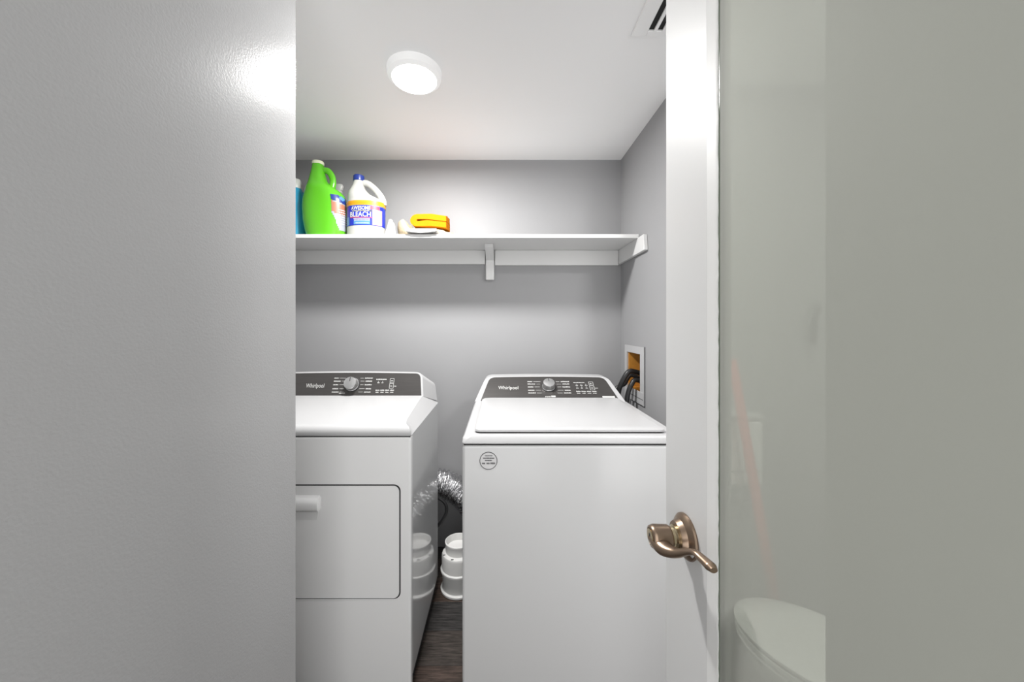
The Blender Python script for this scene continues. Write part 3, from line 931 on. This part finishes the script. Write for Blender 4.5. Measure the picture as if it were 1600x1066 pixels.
obj('label_panel', patch(gsec, c, .165, .205, PI * 1.66, PI * 1.97, .0028, 8, 14, 2.4, mask=lambda a, b_: .35 < b_ + .45 * a < 1.15), 'cap_blue', lb, smooth=60)
obj('label_panel', patch(gsec, c, .178, .202, PI * 1.80, PI * 1.94, .0034, 6, 8, 2.4, mask=lambda a, b_: (a - .5) ** 2 + (b_ - .5) ** 2 < .2), 'label_light', lb, smooth=60)
bm = bmesh.new()
for k in range(7):
    z = .060 + k * .0115
    a0 = PI * (1.76 + .010 * (7 - k))
    for j in range(4):
        q = [bm.verts.new(c + loft_pt(gsec, zz, th, .0030, 2.4)) for th, zz in ((a0 + j * .14, z), (a0 + j * .14 + .11, z), (a0 + j * .14 + .11, z + .005), (a0 + j * .14, z + .005))]
        bm.faces.new(q)
obj('label_print', bm, 'label_orange' if False else 'print_white', lb, smooth=None)

# blue bottle by the wall edge
c = Vector((-1.066, 1.85, SZ))
G = thing('blue_bottle', 'blue bottle with clear cap half hidden by the wall edge', 'bottle', c)
bs = [(0, 0, 0, .046, .040), (.005, 0, 0, .053, .045), (.04, 0, 0, .058, .048), (.12, 0, 0, .061, .050), (.19, 0, 0, .057, .047), (.235, 0, 0, .046, .040), (.262, 0, 0, .030, .028), (.268, 0, 0, .024, .024)]
obj('body', loft(bs, c, 36, 2.2), 'blue_plastic', G, smooth=60)
obj('cap', lathe([(.029, .262), (.0305, .265), (.0295, .290), (.0265, .308), (.0235, .311), (.0001, .311)], c, n=28), 'clear_cap', G)

# spray bottle behind the green jug
c = Vector((-0.885, 1.945, SZ))
G = thing('spray_bottle', 'white bottle top with black nozzle showing behind the green jug', 'bottle', c)
obj('body', loft([(0, 0, 0, .034, .030), (.006, 0, 0, .038, .034), (.19, 0, 0, .038, .034), (.235, 0, 0, .022, .022), (.262, 0, 0, .016, .016)], c, 28, 2.2), 'bleach_white', G, smooth=60)
obj('collar', lathe([(.020, .258), (.021, .262), (.020, .284), (.001, .285)], c, n=24), 'white_plastic', G)
sp = obj('spray_head', loft([(.283, 0, 0, .012, .012), (.292, .002, 0, .020, .014), (.312, .002, 0, .024, .015), (.322, .002, 0, .020, .012)], c, 24, 2.6), 'white_plastic', G, smooth=60)
obj('nozzle', lathe([(.010, -.040), (.011, -.038), (.011, -.014), (.001, -.013)], c + Vector((0, 0, .303)), 'X', 16), 'black_plastic', sp)

# small white nozzle piece beside the bleach jug
c = Vector((-0.560, 1.79, SZ))
G = thing('white_nozzle', 'small white cone-shaped plastic piece beside the bleach jug', 'nozzle', c)
obj('cone', loft([(0, 0, 0, .026, .024), (.010, 0, 0, .026, .024), (.022, .001, 0, .022, .020), (.060, .004, 0, .014, .013), (.083, .005, 0, .010, .009), (.088, .005, 0, .006, .006)], c, 24, 2.2), 'white_plastic', G, smooth=60)
obj('base_ring', lathe([(.030, 0), (.031, .003), (.031, .008), (.027, .011)], c, n=28), 'white_plastic', G)
obj('trigger', tube([c + Vector(p) for p in ((.006, 0, .078), (.020, -.004, .062), (.026, -.006, .036), (.030, -.008, .014))], [.005, .006, .005, .004], 8, 6), 'white_plastic', G, smooth=60)


def lumpy(lo, hi, amp, seed, cuts=14):
    bm = bmesh.new()
    bmesh.ops.create_uvsphere(bm, u_segments=cuts * 2, v_segments=cuts, radius=1)
    rng = random.Random(seed)
    ph = [(rng.uniform(2, 6), rng.uniform(2, 6), rng.uniform(0, 6)) for _ in range(4)]
    for v in bm.verts:
        s = Vector([math.copysign(abs(q) ** .62, q) for q in v.co])
        d = sum(math.sin(a * v.co.x * 2 + b_ * v.co.y + p_) for a, b_, p_ in ph) * amp
        s.z += d if s.z > -.2 else 0
        s.x *= 1 + d * .4
        v.co = Vector([(l + h) / 2 + q * (h - l) / 2 for l, h, q in zip(lo, hi, s)])
        v.co.z = lo[2] + (v.co.z - lo[2]) * (1.0 if v.co.x > -.462 else 1 + 1.5 * min(1.0, (-.462 - v.co.x) / .03))
        v.co.z = max(v.co.z, lo[2])
    return bm


tag(obj('cream_cloth', lumpy((-.535, 1.772, SZ), (-.252, 1.985, SZ + .044), .05, 4), 'cream_cloth', None, 80, (-.39, 1.88, SZ)), 'crumpled cream cloth lying under the folded yellow cloth', 'cloth')
# folded yellow cloth: a thick sheet doubled over, fold to the left
def hairpin(th, gap, length, n=9):
    out = []
    r = gap / 2 + th
    out.append((length, r * .96))
    out.append((length * .5, r * 1.02))
    for i in range(n + 1):
        a = PI / 2 + PI * i / n
        out.append((math.cos(a) * r * 1.0, math.sin(a) * r))
    out.append((length * .5, -r * 1.0))
    out.append((length, -r * .98))
    q = gap / 2
    out.append((length + .001, -q * .25))
    out.append((length * .35, -q * .35))
    for i in range(n + 1):
        a = -PI / 2 - PI * i / n
        out.append((math.cos(a) * q * .9 + .006, math.sin(a) * q * .75 - 0.001))
    out.append((length * .35, q * .35))
    out.append((length + .001, q * .25))
    return out


hpn = hairpin(.0255, .015, .148)
rs = []
for k in range(7):
    y = 1.785 + .135 * k / 6
    sc = 1.0 - (.10 if k in (0, 6) else 0)
    rs.append([Vector((-.424 + s * (1 if k not in (0, 6) else .985) + .004 * math.sin(k * 2.1), y, SZ + .084 + tt * sc + (.004 * math.sin(s * 30 + k)) - s * .03)) for s, tt in hpn])
tag(obj('yellow_cloth', rings(rs), 'yellow_cloth', None, 50, (-.36, 1.85, SZ + .07)), 'orange-yellow cloth folded double on top of the cream cloth', 'cloth')
# white shallow scoop hanging a little over the shelf front
sec = [(0.00, 0.0), (0.03, -.007), (.07, -.010), (.11, -.008), (.150, -.002)]
bm = rings([[Vector((-.462 + x, y, SZ + .0125 + z * (1 if q else .0) + hh)) for (x, z), hh, q in
             [(s, 0, 1) for s in sec] + [(s, .010, 0) for s in sec[::-1]]] for y in (1.712, 1.722, 1.765, 1.775)])
tag(obj('white_scoop', bm, 'white_plastic', None, 50, (-.39, 1.74, SZ)), 'shallow white curved plastic tray at the shelf front below the cloths', 'tray')
bm = rings([[Vector((x, y, SZ + .004 + z)) for y, z in ((1.80, -.003), (1.83, .012 + e), (1.86, .020 + e), (1.90, .012 + e), (1.92, -.003), (1.86, .002))] for x, e in ((-.030, -.006), (-.02, .010), (.02, .004), (.055, .000), (.070, .012), (.078, -.004))])
tag(obj('plastic_wrap', bm, 'clear_plastic', None, 30, (.02, 1.86, SZ)), 'thin crumpled clear plastic piece alone on the shelf right of the cloths', 'plastic wrap')

# ------------------------------------------------------------------ the bathroom seen dimly through the glass
tc = (0.83, 0.955)
T = thing('toilet', 'white toilet with closed lid seen faintly through the grey glass', 'toilet', (tc[0] + .1, tc[1], 0))


def seat_ring(z, e, sh=0.0):
    out = []
    for j in range(40):
        a = 2 * PI * j / 40
        x = math.cos(a)
        rx = .19 if x < 0 else .19
        k = 2.0 if x < 0 else 3.0
        sx = math.copysign(abs(math.cos(a)) ** (2 / k), math.cos(a))
        sy = math.copysign(abs(math.sin(a)) ** (2 / k), math.sin(a))
        out.append(Vector((tc[0] + sh + sx * (rx - e), tc[1] + sy * (.138 - e), z)))
    return out


obj('lid', rings([seat_ring(.418, .003), seat_ring(.421, 0), seat_ring(.428, 0), seat_ring(.433, .008), seat_ring(.434, .03)]), 'ceramic', T)
obj('seat', rings([seat_ring(.398, .004), seat_ring(.402, .001), seat_ring(.411, .001), seat_ring(.414, .006)]), 'ceramic', T)
obj('bowl', rings([seat_ring(.001, .055, .05), seat_ring(.03, .060, .05), seat_ring(.16, .066, .06), seat_ring(.26, .045, .04), seat_ring(.34, .015, .01), seat_ring(.388, .004), seat_ring(.396, .008)]), 'ceramic', T)
tk = obj('tank', box((1.035, .77, .37), (1.22, 1.14, .72), .02, 3), 'ceramic', T)
obj('tank_lid', box((1.025, .76, .72), (1.228, 1.15, .75), .01, 2), 'ceramic', tk)
obj('flush_lever', tube([(1.03, .82, .67), (1.015, .82, .67), (1.012, .85, .668), (1.012, .89, .66)], .005, 8), 'chrome', tk)
obj('pedestal', box((.99, .86, .002), (1.12, 1.05, .38), .03, 3), 'ceramic', T)

T.location = (.894, .856, 0)
T.rotation_euler = (0, 0, -PI / 4)
M_ = thing('mop', 'mop with pink handle leaning behind the grey glass', 'mop', (.98, 1.232, 0))
obj('handle', tube([(.830, 1.292, 1.132), (.905, 1.262, .60), (.975, 1.235, .09)], [.015, .0165, .0165], 14, 6), 'pink_plastic', M_, smooth=60)
hb = obj('mop_head', loft([(.002, 0, 0, .055, .045), (.03, 0, 0, .058, .048), (.07, -.003, 0, .036, .03), (.10, -.005, .002, .018, .018)], Vector((.98, 1.232, 0)), 24, 2.0), 'white_plastic', M_, smooth=60)
K = thing('wall_dispenser', 'white boxy dispenser on the bathroom wall behind the grey glass', 'dispenser', (.90, 1.398, .62))
obj('body', box((.82, 1.325, .66), (.97, 1.398, .905), .012, 3), 'ceramic', K)
obj('cover_seam', box((.822, 1.3235, .715), (.968, 1.3252, .719)), 'print_dark', K, smooth=None)
obj('lid', box((.815, 1.32, .905), (.975, 1.399, .925), .006, 2), 'white_plastic', K)
Kh = thing('towel_hook', 'dark hook with a hanging handle behind the grey glass', 'hook', (1.215, 1.40, 1.30))
obj('base', box((1.200, 1.385, 1.30), (1.240, 1.3995, 1.345), .003, 1), 'chrome', Kh)
obj('arm', tube([(1.217, 1.39, 1.325), (1.205, 1.36, 1.315), (1.190, 1.36, 1.29), (1.185, 1.36, 1.245), (1.183, 1.36, 1.18)], [.006, .006, .008, .011, .010], 10, 6), 'black_plastic', Kh, smooth=60)
